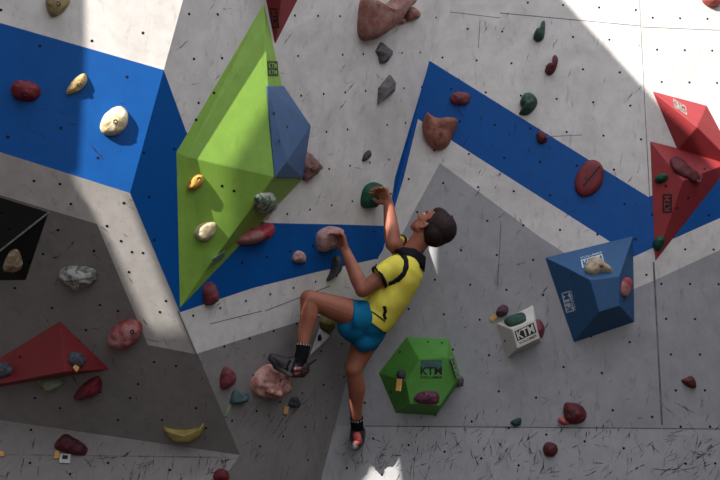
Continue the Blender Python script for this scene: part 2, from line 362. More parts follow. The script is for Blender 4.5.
# ------------------------------------------------------------------ climbing holds
def catmull(P, n):
    out = []; k = len(P); per = max(2, n//k)
    for i in range(k):
        p0, p1, p2, q3 = (Vector(P[(i+j-1) % k]) for j in range(4))
        for s in range(per):
            t = s/per
            out.append(.5*((2*p1)+(-p0+p2)*t+(2*p0-5*p1+4*p2-q3)*t*t+(-p0+3*p1-3*p2+q3)*t**3))
    return out
def hold(label, pl, outl, h, m, peak=None, a=1.0, b=1.0, nz=.12, bolt=None, facets=False, seed=0, name='climbing_hold', cat='climbing hold', group='climbing holds on the wall', rings=9):
    """resin hold: traced outline on its surface rising to a peak; a, b shape the profile (small = boxy); nz = lumpiness"""
    o2 = [pl.to2(pl.hit(x, y)) for x, y in outl]
    ce = sum(o2, Vector((0, 0)))/len(o2)
    pk = pl.to2(pl.hit(*peak)) if peak else ce
    size = sum((p-ce).length for p in o2)/len(o2)
    cur = o2 if facets else catmull(o2, 44)
    if (cur[1]-cur[0]).cross(cur[2]-cur[1]) < 0 and sum((cur[i]-ce).cross(cur[(i+1) % len(cur)]-ce) for i in range(len(cur))) < 0: cur = cur[::-1]
    n = len(cur); c3 = pl.to3(*ce)
    R = 4 if facets else rings
    vs = [pl.to3(*p, -.008)-c3 for p in cur]; fs = []
    for k in range(R):
        t = k/R; an = t*math.pi/2
        s, hh = max(0, C_(an))**a, S_(an)**b
        for p in cur:
            q = ce+(pk-ce)*hh+(p-ce)*s
            P = pl.to3(*q, h*hh)-c3
            if nz:
                v = noise.fractal(P*(2.2/size)+Vector((seed*7.3, seed*3.1, 0)), .9, 2.0, 4)
                rad = (pl.to3(*q)-c3); rad = rad.normalized() if rad.length > 1e-6 else Vector()
                P = P+(pl.n*(.7*h)+rad*size*.45)*v*nz*min(1, t*3)
            vs.append(P)
    P = pl.to3(*pk, h)-c3
    if nz: P = P+pl.n*.7*h*nz*noise.fractal(P*(2.2/size)+Vector((seed*7.3, seed*3.1, 0)), .9, 2.0, 4)
    vs.append(P)
    for r in range(R):
        for i in range(n):
            j = (i+1) % n; fs.append([r*n+i, r*n+j, (r+1)*n+j, (r+1)*n+i])
    top = len(vs)-1
    for i in range(n): fs.append([R*n+i, R*n+(i+1) % n, top])
    fs.append(list(range(n))[::-1])
    o = put(name, mesh(name, vs, fs, m, smooth=not facets), None, c3)
    tag(o, label, cat, group)
    if bolt:
        tr = BVHTree.FromPolygons([v+c3 for v in vs], fs)
        hp, hn, _, _ = tr.ray_cast(CAM, ray(*bolt).normalized())
        if hp:
            ax = (hn*.5+pl.n).normalized(); u = ax.orthogonal().normalized(); w = ax.cross(u)
            prof = [(.0105, -.01), (.0105, .0015), (.008, .0022), (.0062, .001), (.0058, -.003)]
            bv, bf = [], []
            for r_, z_ in prof: bv += [hp-c3+(u*C_(t)+w*S_(t))*r_+ax*z_ for t in [i*math.pi/7 for i in range(14)]]
            for k in range(4):
                for i in range(14): bf.append([k*14+i, k*14+(i+1) % 14, (k+1)*14+(i+1) % 14, (k+1)*14+i])
            bf.append(list(range(56, 70)))
            put('bolt', mesh('bolt', bv, bf, M['bolt'], smooth=False), o)
    return o
M['bolt'] = base_mat('dark steel bolt', .5, .5)[0]; M['bolt'].node_tree.nodes['Principled BSDF'].inputs['Base Color'].default_value = (.02, .019, .018, 1)
H = {}
for k, v in dict(
    olive=((168, 150, 108), (120, 104, 66)), red=((118, 32, 40), (82, 22, 32)), sand=((208, 184, 126), (160, 130, 80)), cream=((214, 190, 138), (236, 220, 180)),
    yellow=((214, 168, 76), (176, 128, 50)), ivory=((206, 192, 158), (170, 150, 116)), swirl=((96, 120, 92), (156, 160, 140)), pinkred=((140, 44, 52), (150, 108, 106)),
    darkred=((100, 38, 42), (68, 26, 30)), brownpink=((134, 98, 94), (96, 66, 64)), brown=((128, 76, 64), (140, 112, 104)), grey=((112, 110, 112), (78, 77, 80)),
    darkgrey=((62, 64, 70), (40, 42, 48)), green=((16, 78, 54), (10, 50, 40)), pinkgrey=((176, 140, 134), (140, 104, 100)), rust=((146, 92, 76), (112, 66, 54)),
    mauve=((124, 58, 66), (90, 40, 50)), dgreen=((52, 84, 72), (34, 56, 50)), disc=((120, 42, 48), (104, 34, 42)), salmon=((186, 96, 88), (150, 70, 66)),
    palegrey=((150, 150, 146), (96, 100, 88)), pink=((206, 164, 156), (166, 100, 88)), teal=((70, 96, 100), (46, 66, 70)), banana=((176, 158, 92), (140, 120, 60)),
    purple=((104, 50, 76), (74, 34, 54)), plum=((94, 62, 72), (66, 42, 52)), chalk=((182, 166, 140), (130, 108, 82)), maroon=((88, 34, 44), (60, 22, 32)),
    steel=((92, 96, 106), (48, 50, 58)), oliveg=((112, 104, 52), (84, 78, 36)), orange=((214, 150, 66), (186, 120, 46)), palegreen=((142, 156, 128), (110, 122, 96))).items():
    H[k] = resin(k+' resin hold', v[0], v[1], .62, .35, 22, .5)
H['cream'] = resin('cream streaked resin', (222, 196, 146), (236, 224, 190), .6, .3, 30, .9, .45, .55, 40)
H['swirl'] = resin('swirled grey green resin', (70, 104, 74), (176, 176, 160), .55, .4, 26, .5, .47, .53)
H['palegrey'] = resin('speckled grey resin', (170, 170, 168), (84, 90, 76), .55, .4, 30, .9, .45, .6)
H['pinkred'] = resin('red and pink resin', (146, 38, 48), (160, 112, 110), .6, .35, 6, .4, .45, .58)
def gfp(vol, k): return vol['f'][k]
# upper left
hold('olive tan oval hold cut by the top edge of the photo, on white', PUL, [(46, 6), (48, -6), (60, -12), (70, -6), (69, 4), (62, 13), (52, 17)], .06, H['olive'], bolt=(58.5, 3.5), seed=1)
hold('dark red oval hold on the sunlit blue panel at far left', PUL, [(11, 88), (16, 81.5), (27, 81), (38, 85), (41, 93), (35, 100), (24, 101.5), (14, 97)], .055, H['red'], bolt=(26, 94), seed=2)
hold('small sandy wedge hold on the blue left panel', PUL, [(66, 93), (70, 84), (78, 76), (85, 74), (87, 82), (80, 90), (71, 94)], .04, H['sand'], bolt=(79.5, 85), seed=3, peak=(79, 84))
hold('large pale cream streaked hold on the blue left panel', PUL, [(100, 128), (104, 117), (113, 108.5), (122, 107), (128, 114), (126, 127), (117, 135), (105, 135)], .06, H['cream'], bolt=(115.5, 121.5), seed=4, b=.7)
# lower left wall
hold('speckled pale grey lump hold under the left overhang', PLL, [(59, 273), (66, 267), (80, 266), (94, 269), (98, 276), (92, 284), (78, 287), (66, 283)], .06, H['palegrey'], seed=5, nz=.35)
tan = hold('tan chalky hold on the black volume', gfp(BK, 1), [(3, 269), (8, 254), (16, 249), (21, 255), (22, 267), (13, 271)], .03, H['chalk'], seed=6, nz=.4)
hold('glossy red hold with grey underside beside the pale stripe', PLL, [(109, 335), (113, 327), (122, 321), (132, 319), (141, 323), (142, 332), (135, 341), (122, 346), (113, 343)], .09, H['pinkred'], bolt=(132, 332), seed=7, b=.7, nz=.2)
hold('dark steel grey round hold on the red volume, near its ridge', gfp(RB, 0), [(68, 357), (72, 352), (80, 353), (84, 359), (82, 367), (75, 368), (69, 363)], .05, H['steel'], bolt=(78, 360), seed=8)
hold('dark steel grey round hold at the left edge on the red volume', gfp(RB, 2), [(-4, 366), (2, 362), (9, 363), (13, 368), (11, 374), (4, 378), (-3, 376)], .05, H['steel'], bolt=(4, 370), seed=9)
hold('pale grey green hold under the red volume', PLL, [(38, 379), (46, 376), (58, 377), (65, 382), (60, 387), (50, 388), (43, 385)], .05, H['palegreen'], seed=10, nz=.25)
hold('dark red wedge hold below the tip of the red volume', PLL, [(74, 398), (80, 387), (90, 379), (98, 376), (102, 383), (100, 391), (88, 396)], .08, H['red'], seed=11, peak=(93, 384), nz=.15)
hold('curved yellow banana hold low on the left wall', PLL, [(164.5, 425), (168, 428), (184, 430), (198, 427.5), (203.5, 423), (203, 430), (196, 436.5), (184, 438.5), (172, 436)], .05, H['banana'], seed=12, b=.5, a=.6, nz=.06)
hold('dark maroon lump hold above the seam of the left kick panel', PK, [(54.5, 447), (58, 440), (66, 434.5), (76, 439), (87, 447), (85, 455), (72, 454.5), (60, 451)], .07, H['maroon'], seed=13, nz=.25)
hold('dark red round hold at the bottom edge, right end of kick panel', PK, [(213, 476), (216, 470.5), (222, 469), (228, 472), (229, 479), (222, 483), (215, 481)], .05, H['red'], bolt=(221, 474), seed=14)
# centre wall
hold('big rust brown horn hold at the top edge of the photo', PC, [(357.5, 34), (358, 14), (361, -2), (368, 2), (378, 5), (387, 3), (396, -4), (410, -7), (412, 0), (404, 8), (397, 17), (389, 27), (376, 36), (364, 41)], .11, H['brown'], bolt=(379, 6), seed=20, nz=.12, b=.6)
hold('small rust brown nub hold under the tip of the big horn hold', PC, [(391, 22), (396, 18), (402.5, 18), (404, 22), (401, 24.5), (395, 23.8)], .035, H['rust'], seed=21)
hold('rounded rust brown hold right of the big horn hold', PC, [(404, 16), (405, 9), (412, 7), (418, 12), (417, 18), (409, 21), (405, 21)], .05, H['brown'], seed=22, bolt=(407, 12))
hold('small grey chipped hold, upper of the two grey ones', PC, [(375, 51), (380, 42), (390, 50), (390, 55), (384, 63.5), (379, 63), (378, 57)], .045, H['grey'], seed=23, facets=True, peak=(384, 54), nz=0)
hold('grey diamond shaped hold, lower of the two grey ones', PC, [(377, 105), (378, 88), (389, 75), (394, 82), (393, 92), (386, 98)], .05, H['grey'], seed=24, facets=True, peak=(386, 88), nz=0)
hold('tiny dark grey hold above the climber\'s raised hand', PC, [(362, 161), (364, 154), (369, 150), (370, 155), (367, 159)], .025, H['darkgrey'], seed=25)
HG = hold('dark green hold gripped by the climber\'s raised right hand', PC, [(361, 206), (361.5, 193), (366, 185), (374, 182), (379, 186), (380, 195), (376, 202), (369, 208)], .085, H['green'], seed=26, nz=.1, b=.7)
HP = hold('pinkish grey hold gripped by the climber\'s left hand', PC, [(315.5, 240), (317, 233), (323, 228), (332, 226), (338, 229), (339, 238), (334, 244), (326, 248), (318, 251)], .09, H['pinkgrey'], seed=27, nz=.2, b=.7)
hold('small grey pink square hold on the blue band', PC, [(292, 260), (294, 253), (299, 250.5), (304, 254), (304.5, 261), (298, 263)], .035, H['pinkgrey'], seed=28, nz=.2)
hold('dark slate fang hold hanging under the pinkish grey hold', PC, [(326, 281), (330, 271), (333, 258), (337, 255), (340, 262), (339, 270), (333, 276)], .05, H['darkgrey'], seed=29)
hold('brownish pink hold peeping out behind the slate blue volume', PC, [(300, 160), (306, 152), (311, 156), (320, 167), (314, 174), (306, 180), (301, 178)], .06, H['brownpink'], seed=30, bolt=(313, 169), nz=.2)
hold('red and pink curved hold at the lower edge of the green pyramid', PC, [(232.5, 241), (238, 234), (247, 229), (256, 226), (267, 222.5), (269, 230), (264, 238), (254, 243), (242, 245), (236, 244)], .08, H['pinkred'], seed=31, peak=(256, 233))
hold('small dark red hold near the green pyramid\'s bottom tip', PC, [(202, 290), (206, 283), (211, 282), (214, 288), (216, 298), (212, 304), (205, 305), (203, 298)], .06, H['mauve'], seed=32)
hold('small yellow hold on the green pyramid, higher one', gfp(G, 1), [(186.5, 187), (190, 179), (197, 174.5), (203, 176), (203, 183), (196, 189), (189, 190)], .035, H['yellow'], seed=33, bolt=(199, 179))
hold('ivory hold on the green pyramid, lower one', gfp(G, 1), [(193.5, 234), (198, 226), (207, 222), (215.5, 223), (215, 232), (208, 240.5), (198, 240)], .045, H['ivory'], seed=34)
hold('swirled grey green round hold on the green pyramid\'s lower right side', gfp(G, 4), [(255, 206), (256, 198), (262, 193.5), (272, 193), (277, 198), (275, 207), (267, 213), (258, 212)], .035, H['swirl'], seed=35, nz=.08)
hold('dark red drop hold on grey, left of the pink boulder hold', PC, [(219.5, 380), (222, 370), (226, 366), (233, 372), (234, 380), (228, 386.5), (221, 388.5)], .05, H['mauve'], bolt=(224, 376), seed=36)
HK = hold('large pink boulder hold under the climber\'s left foot', PC, [(250.5, 386), (252, 378), (259, 369), (268, 364), (278, 366), (284.5, 374), (284, 386), (276, 394), (264, 397), (254, 394)], .11, H['pink'], bolt=(281.5, 381), seed=37, nz=.45, b=.7)
hold('teal grey claw hold below the dark red drop hold', PC, [(229.5, 403), (231, 395), (235, 389), (238, 393), (247, 393), (247.5, 396), (241, 398), (246, 400), (240, 403), (233, 404)], .05, H['teal'], seed=38, nz=.1)
hold('small dark grey hook hold on the lower grey of the centre wall', PC, [(288, 405), (291, 398), (296, 397), (299, 402), (296, 406), (291, 407)], .04, H['darkgrey'], seed=39, nz=.3)
hold('olive hold half hidden behind the climber\'s bent knee', PC, [(319, 322), (324, 316), (331, 315), (334, 321), (331, 330), (323, 331)], .05, H['oliveg'], seed=40)
# right wall
hold('large rust brown flared hold over the blue band\'s lower edge', PR, [(422.5, 126), (427, 114), (431, 115.5), (439, 119), (456, 119), (457, 126), (452, 138), (447, 147), (437, 150.5), (429, 145), (424, 136)], .09, H['rust'], bolt=(441, 134), seed=50, nz=.15, b=.7)
hold('small mauve red hold near the upper end of the blue band', PR, [(450, 98.5), (453, 93.5), (460, 92), (469, 94), (470, 100), (466, 105), (458, 105.5), (452, 103)], .045, H['mauve'], bolt=(461.5, 99), seed=51)
hold('dark green comma shaped hold with bolt, highest of the green ones', PR, [(533.5, 36), (536, 30), (541, 28), (542, 22), (545, 21.5), (545, 30), (543.5, 39), (538, 42), (534, 40)], .05, H['dgreen'], bolt=(537.5, 35.5), seed=52)
hold('dark red comma shaped hold on white', PR, [(545, 70), (548, 64.5), (552, 63), (553, 57), (556, 55.5), (558, 60), (556, 69), (552, 74.5), (547, 75)], .045, H['darkred'], bolt=(549, 70), seed=53)
hold('green lobed hold, lower of the green ones on white', PR, [(519, 114), (524, 110), (520, 104), (522, 97), (528, 93), (535, 96), (537.5, 103), (533, 111), (526, 115.5)], .06, H['dgreen'], bolt=(529, 104), seed=54, nz=.2)
hold('tiny dark red hold on the edge of the blue band', PR, [(536.5, 134), (541, 131), (545, 134), (547.5, 140), (543, 144), (538, 142)], .035, H['darkred'], seed=55, nz=.2)
D = hold('large flat red disc hold with a dark slot across it', PR, [(575, 189), (577, 174), (586, 162), (596, 160.5), (603, 168), (602.5, 182), (595, 193), (583, 197)], .035, H['disc'], bolt=(586, 178.5), seed=56, nz=0, a=.5, b=.8)
a_, b_ = PR.hit(583.5, 186, .037), PR.hit(600, 166, .037); w_ = (b_-a_).normalized().cross(PR.n)*.004; c_ = Vector(D.location)
put('slot', mesh('slot', [a_-w_-c_, a_+w_-c_, b_+w_-c_, b_-w_-c_]+[x-c_-PR.n*.008 for x in (a_-w_, a_+w_, b_+w_, b_-w_)], [(0, 1, 2, 3), (4, 7, 6, 5), (0, 4, 5, 1), (1, 5, 6, 2), (2, 6, 7, 3), (3, 7, 4, 0)], M['black']), D)
hold('salmon pink hold cut by the top right edge of the photo', PR2, [(702, 1), (705, -8), (716, -10), (722, -2), (718, 6), (709, 7)], .06, H['salmon'], seed=57)
hold('maroon ribbed fin hold on the red triangular volume', gfp(RL, 0), [(670, 163), (674, 158), (681, 158.5), (688, 165), (695, 171), (700, 176), (696, 181), (686, 178), (676, 173)], .03, H['darkred'], seed=58, nz=.25, peak=(680, 168))
hold('small green oval hold on the red triangular volume, upper one', gfp(RL, 2), [(655, 179), (658, 175), (664, 173.5), (668, 176), (666, 181), (660, 183.5), (656, 182.5)], .03, H['green'], seed=59)
hold('small green hold at the lower tip of the red triangular volume', gfp(RL, 2), [(654, 248), (655, 240), (659, 236), (664, 237), (664.5, 243), (660, 250), (656, 251)], .03, H['green'], seed=60)
hold('grey cream beak shaped hold on the blue volume\'s upper face', gfp(B2, 1), [(585, 272), (588, 263), (594, 260), (601, 260), (606, 265), (612, 270), (611, 272.5), (600, 273), (594, 276), (589, 275)], .05, H['chalk'], bolt=(601.5, 265), seed=61, nz=.1, b=.7)
hold('small white and red hold on the blue volume\'s right side', gfp(B2, 3), [(620.5, 290), (622, 281), (626, 277), (630, 280), (630, 289), (626, 296), (622, 296)], .03, H['pinkred'], seed=62)
hold('dark purple lobed hold on the green hexagonal volume', gfp(HX, 0), [(414, 399), (417, 394), (422, 391.5), (429, 391), (437, 392), (439.5, 398), (438, 403), (430, 404.5), (420, 403.5)], .04, H['purple'], bolt=(428, 397.5), seed=63, nz=.2)
hold('small dark grey hook hold on the hexagonal volume\'s left face', gfp(HX, 6), [(398, 379), (399, 373), (403, 370), (405, 374), (403, 379)], .03, H['darkgrey'], seed=64)
hold('small grey silver hold at the hexagonal volume\'s right corner', PR, [(455, 382), (458, 375), (463, 377), (463.5, 383), (459, 387)], .05, H['grey'], seed=65, nz=.2)
hold('dark green wedge hold on the white volume', gfp(WV, 1), [(504.5, 322.5), (509, 318.5), (523, 314), (526, 317.5), (525, 322), (513, 327), (508.5, 326.5)], .03, H['dgreen'], seed=66, nz=.05, b=.6)
hold('plum red hold behind the white volume\'s right side', PR, [(533, 322), (538, 319), (543, 323), (544.5, 331), (541, 339), (535, 341), (532, 332)], .07, H['mauve'], seed=67)
hold('small plum purple hold left of the white volume', PR, [(496, 313), (498, 308), (503, 304.5), (508, 307), (508, 313), (502, 317), (497.5, 316)], .045, H['plum'], seed=68, nz=.2)
hold('tiny dark red triangular hold below the far right fold', PR2, [(681, 380.5), (686, 378), (691, 376), (695.5, 382), (695, 388), (688, 387)], .035, H['darkred'], seed=69, bolt=(690, 382))
hold('brownish red curled hold on the lower right wall', PR, [(563.5, 411), (565, 403), (570, 402.5), (580, 404.5), (586, 412), (585, 420), (577, 424), (567, 422.5)], .06, H['darkred'], seed=70, nz=.2, bolt=(573, 412))
hold('small salmon hold tucked under the brownish red curled hold', PR, [(557.5, 420), (561, 417), (567, 420), (569, 424), (563, 425)], .035, H['salmon'], seed=71)
hold('dark red round button hold at lower right', PR, [(543, 449), (545, 443.5), (550, 442), (556.5, 445), (557.5, 452), (553, 456.5), (546, 456)], .045, H['darkred'], seed=72, bolt=(550, 448))
hold('tiny dark green wedge hold low on the right wall', PR, [(510.5, 422), (515, 419), (521, 418), (520.5, 425), (514, 426)], .03, H['dgreen'], seed=73)
# ------------------------------------------------------------------ tags
def tagboard(label, pl, quad, m, h0=.012, extra=None):
    vs0 = [pl.hit(x, y, h0) for x, y in quad]; c = sum(vs0, Vector())/4
    vs = [v-c for v in vs0]+[v-c-pl.n*.004 for v in vs0]
    bm = bmesh.new(); bv = [bm.verts.new(v) for v in vs]
    for f in [(0, 1, 2, 3), (7, 6, 5, 4), (0, 4, 5, 1), (1, 5, 6, 2), (2, 6, 7, 3), (3, 7, 4, 0)]: bm.faces.new([bv[i] for i in f])
    bmesh.ops.recalc_face_normals(bm, faces=bm.faces[:]); bmesh.ops.bevel(bm, geom=bm.edges[:], offset=.0012, segments=1, affect='EDGES')
    me = bpy.data.meshes.new('route_tag'); bm.to_mesh(me); bm.free(); me.materials.append(m)
    o = put('route_tag', me, None, c); tag(o, label, 'route tag', 'route tags hung beside holds')
    return o, c
M['tag'] = resin('pale orange card', (222, 172, 104), (206, 152, 82), .7, .2, 60, .1)
M['tag2'] = resin('white card', (206, 206, 204), (180, 180, 178), .7, .2, 60, .1)
tagboard('small orange tag beside the plum hold left of the white volume', PR, [(489, 318.5), (495, 313.5), (498, 317), (492.5, 321.8)], M['tag'])
tagboard('small orange tag on the hexagonal green volume\'s left face', gfp(HX, 6), [(395.5, 390.5), (396.8, 378.5), (402, 379), (400.5, 391.2)], M['tag'])
tagboard('small yellow tag under the dark hook hold on the centre wall', PC, [(283.5, 414), (285, 406.5), (289, 406.8), (288, 414.5)], M['tag'])
tagboard('small orange tag under the steel grey hold by the red volume\'s ridge', gfp(RB, 0), [(73, 367.5), (75, 364.5), (79.5, 367), (77, 372.5)], M['tag'], .03)
tagboard('orange tag at the left frame edge on the kick panel', PK, [(-3, 456.5), (-2, 450.5), (3, 451), (4.5, 456)], M['tag'])
tagboard('orange tag left of the white card under the maroon hold', PK, [(53.5, 458.5), (55.5, 450.5), (59.5, 451), (59, 458)], M['tag'])
o, c = tagboard('white card with dark print under the maroon hold', PK, [(59, 462.5), (60, 453.5), (70.5, 454), (70, 463)], M['tag2'])
put('printed_mark', mesh('mark', [PK.hit(x, y, .0128)-c for x, y in [(62, 459), (62.5, 455), (68, 455.4), (67.5, 459.3)]], [(0, 1, 2, 3)], M['black']), o)
tagboard('pale green strip tag hanging from the teal claw hold', PC, [(224.5, 416), (229, 404), (232, 404.5), (228, 416.5)], H['palegreen'])
o, c = tagboard('white triangular card with dark spot behind the climber\'s bent leg', PC, [(310, 355.5), (319.5, 328.5), (330, 335.5), (329, 337.5)], M['tag2'], .02)
put('printed_mark', mesh('mark', [PC.hit(x, y, .0212)-c for x, y in [(317.5, 341), (318, 335.5), (320.5, 334), (322, 338), (321, 341)]], [(0, 1, 2, 3, 4)], M['black']), o)
if 0:
    _ts = Vector((-.6, -.6, .5)).normalized()
    for k, f in enumerate(G['f']): print('GF', k, [round(x, 2) for x in f.n], round(f.n.dot(_ts), 2))
    for q in (PUL, PLL, PC, PR, PR2, PK): print('PL', [round(x, 2) for x in q.n], round(q.n.dot(_ts), 2))
# ------------------------------------------------------------------ the climber
def cap(bm, a, b, ra, rb, seg=16, flat=False, round_end=True):
    """tapered limb piece between two joints; flat = open-cut hem ends instead of round ones"""
    ax = (b-a).normalized(); u = ax.orthogonal().normalized(); w = ax.cross(u); rows = []
    pr = [(a, ra)]+[(b, rb)] if flat else []
    if not flat:
        for k in range(5, 0, -1): t = k/5*math.pi/2; pr.append((a-ax*ra*S_(t), max(ra*C_(t), 1e-4)))
        pr += [(a, ra), (a.lerp(b, .5), (ra+rb)/2), (b, rb)]
        for k in range(1, 6): t = k/5*math.pi/2; pr.append((b+ax*rb*S_(t), max(rb*C_(t), 1e-4)))
    for c, r in pr: rows.append([bm.verts.new(c+(u*C_(t)+w*S_(t))*r) for t in [i*2*math.pi/seg for i in range(seg)]])
    loft(bm, rows)
def loft(bm, rows):
    n = len(rows[0])
    for r0, r1 in zip(rows, rows[1:]):
        for i in range(n): bm.faces.new([r0[i], r0[(i+1) % n], r1[(i+1) % n], r1[i]])
    bm.faces.new(rows[0][::-1]); bm.faces.new(rows[-1])
def tube(bm, pts, lat, seg=24):
    """trunk piece: centre points with half-width along lat and half-thickness across it"""
    rows = []
    for i, (c, w, t) in enumerate(pts):
        a = pts[max(0, i-1)][0]; b = pts[min(len(pts)-1, i+1)][0]; ax = (b-a).normalized()
        l = (lat-ax*lat.dot(ax)).normalized(); f = ax.cross(l)
        rows.append([bm.verts.new(c+l*(w*C_(k))+f*(t*S_(k))) for k in [i_*2*math.pi/seg for i_ in range(seg)]])
    loft(bm, rows)
def ell(bm, c, ax, seg=20, rg=12):
    rows = []
    for i in range(rg+1):
        t = math.pi*i/rg; r = max(S_(t), 1e-3)
        rows.append([bm.verts.new(c+ax[0]*(r*C_(k))+ax[1]*(r*S_(k))+ax[2]*C_(t)) for k in [j*2*math.pi/seg for j in range(seg)]])
    loft(bm, rows)
def fuse(name, bm, vox, mat, parent, origin, smooth=4, fac=.5):
    """weld the overlapping pieces into ONE continuous surface"""
    bmesh.ops.recalc_face_normals(bm, faces=bm.faces[:])
    me = bpy.data.meshes.new(name); bm.to_mesh(me); bm.free()
    o = bpy.data.objects.new(name, me); COL.objects.link(o)
    r = o.modifiers.new('r', 'REMESH'); r.mode = 'VOXEL'; r.voxel_size = vox; r.adaptivity = 0
    if smooth: s = o.modifiers.new('s', 'SMOOTH'); s.factor = fac; s.iterations = smooth
    dg = bpy.context.evaluated_depsgraph_get(); dg.update()
    m2 = bpy.data.meshes.new_from_object(o.evaluated_get(dg)); bpy.data.objects.remove(o)
    m2.name = name; m2.materials.clear(); m2.materials.append(mat)
    m2.polygons.foreach_set('use_smooth', [True]*len(m2.polygons))
    m2.transform(__import__('mathutils').Matrix.Translation(-origin))
    return put(name, m2, parent)
def skinmat():
    m, N, L, b = base_mat('tanned skin', .55, .35)
    tc = N.new('ShaderNodeTexCoord').outputs['Object']
    c = mixc(N, L, ramp(N, L, noisen(N, L, tc, 9, 4, .6), .35, .7), lin((158, 98, 76)), lin((138, 80, 60)))
    L.new(c, b.inputs['Base Color']); b.inputs['Subsurface Weight'].default_value = .08; b.inputs['Subsurface Radius'].default_value = (.02, .008, .004)
    return m
def cloth(name, rgb, rgb2, sc=12, bump=.5):
    m = resin(name, rgb, rgb2, .85, .15, sc, bump, .35, .7, 26)
    return m
M['skin'] = skinmat(); M['shirt'] = cloth('yellow sports shirt', (234, 220, 92), (224, 206, 76)); M['trim'] = cloth('dark navy trim', (24, 28, 36), (16, 18, 24))
M['shorts'] = cloth('teal blue shorts', (16, 112, 152), (10, 92, 130)); M['hair'] = resin('dark brown hair', (44, 22, 21), (28, 14, 14), .7, .3, 60, .35, .4, .6, 180)
M['sock'] = cloth('black sock', (20, 19, 22), (14, 13, 15)); M['sockdot'] = resin('white sock pattern', (190, 188, 184), (150, 148, 146), .9, .1)
M['shoe'] = resin('black grey shoe leather', (46, 40, 42), (30, 26, 28), .5, .4, 30, .3); M['shoe_red'] = resin('red shoe leather', (72, 38, 38), (48, 28, 28), .5, .4, 30, .3)
M['rubber'] = resin('dark shoe rubber', (52, 52, 54), (38, 38, 40), .6, .3, 30, .2); M['eyew'] = resin('eye white', (215, 208, 200), (200, 190, 182), .3, .5, 20, 0)
M['lip'] = resin('lip', (150, 82, 72), (140, 72, 64), .5, .3)
ORG = at(366, 322, 5.08)
person = put('person', None, None, ORG)
tag(person, 'boy in yellow shirt and teal shorts climbing the wall, looking up, black climbing shoes', 'person')
# joints: pixel + depth
hipL, hipR = at(362, 317, 5.0), at(370, 329, 5.14)
kneeL, ankL = at(309, 299, 4.86), at(302.5, 352, 4.80)
kneeR, ankR = at(353.5, 369, 5.06), at(357, 424, 5.20)
shL, shR = at(395, 268, 4.97), at(405, 250, 5.20)
elL, wrL = at(362.5, 290, 4.93), at(345, 250, 5.02)
elR, wrR = at(393, 244, 5.12), at(388.5, 204, 5.22)
neck, Hc = at(419, 247, 5.09), at(433, 227, 5.08)
fdir = (RT*-.5+UP*.75+FW*.42).normalized(); udir = (RT*.82+UP*.52+FW*.05); udir = (udir-fdir*udir.dot(fdir)).normalized()
sdir = udir.cross(fdir)
if sdir.dot(FW) > 0: sdir = -sdir          # his left, towards the viewer
lat = (shL-shR).normalized()
bm = bmesh.new()
# trunk
tr = [(at(367, 325, 5.07), .115, .085), (at(379, 311, 5.07), .115, .082), (at(390, 294, 5.07), .125, .088), (at(399, 276, 5.08), .14, .088), (at(406, 264, 5.085), .115, .07)]
tube(bm, tr, lat); ell(bm, tr[0][0], [lat*.12, (RT*.8+UP*.5)*.085, (UP*.8-RT*.5)*.085])
ell(bm, tr[3][0], [lat*.145, (RT*.9+UP*.4)*.085, (UP*.9-RT*.4)*.08])
cap(bm, at(405, 262, 5.085), Hc-udir*.045+fdir*.0, .060, .054)
for s in (shL, shR): cap(bm, at(406, 262, 5.085), s, .05, .048)
# arms
def arm(sh, el, wr, k=1):
    cap(bm, sh, el, .050*k, .042*k); m = el.lerp(wr, .28); cap(bm, el, m, .041*k, .043*k); cap(bm, m, wr, .043*k, .028*k)
arm(shL, elL, wrL); arm(shR, elR, wrR, 1.08)
# legs
def leg(h, k, a, f, bulge):
    m = h.lerp(k, .45); cap(bm, h, m, .082, .072); cap(bm, m, k, .072, .05); cap(bm, k, k+(a-k)*.06, .050, .047)
    c = k.lerp(a, .33); cap(bm, k, c+bulge*.012, .046, .05); cap(bm, c+bulge*.012, k.lerp(a, .7), .05, .036); cap(bm, k.lerp(a, .65), a, .038, .03)
    cap(bm, a, f, .03, .028)
footL0, footL1 = at(299, 364, 4.79), at(276, 361, 4.79)
footR0, footR1 = at(358, 433, 5.26), at(356.5, 444, 5.20)
leg(hipL, kneeL, ankL, footL0, (RT*.8+FW*.3).normalized()); leg(hipR, kneeR, ankR, footR0, (RT*.9).normalized())
# hands: palm, four unequal bent fingers and a thumb, closing on the hold
def hand(wr, palm_dir, across, n_out, lens, curl, th, sc=1.0):
    """across points from little finger to index side; n_out is the back of the hand"""
    pd = palm_dir.normalized(); ac = (across-pd*across.dot(pd)).normalized(); no = pd.cross(ac)
    if no.dot(n_out) < 0: no = -no
    for j in range(4):
        o = (j-1.5)*.019*sc
        kn = wr+pd*(.066+.004*(1.5-abs(j-1.5)))*sc+ac*o*1.05
        cap(bm, wr+ac*o*.55, kn, .0145*sc, .0100*sc, 10)
        p, d = kn, pd
        for q, (ln, a) in enumerate(zip((.030, .022, .017), curl)):
            d = (d*C_(a)-no*S_(a)).normalized() if q == 0 else (d*C_(a)+(d.cross(ac).normalized()*(1 if d.cross(ac).dot(no) < 0 else -1))*S_(a)).normalized()
            e = p+d*ln*lens[j]*sc; cap(bm, p, e, (.0080-.0006*q)*sc, (.0076-.0006*q)*sc, 10); p = e
    b0 = wr+pd*.022*sc+ac*.022*sc; b1 = b0+(pd*.45+ac*.75-no*.35).normalized()*.034*sc; b2 = b1+(pd*.75+ac*.1-no*.6).normalized()*.026*sc
    cap(bm, wr+pd*.012*sc+ac*.008*sc, b1, .014*sc, .0115*sc, 10); cap(bm, b1, b2, .011*sc, .009*sc, 10)
nC = PC.n
hand(wrR, (UP*.9-RT*.42+FW*.2), (FW*.6-RT*.6), (RT*.8-FW*.5+UP*.2), (.88, 1, 1.06, .95), (.9, .8, .6), 0, 1.15)
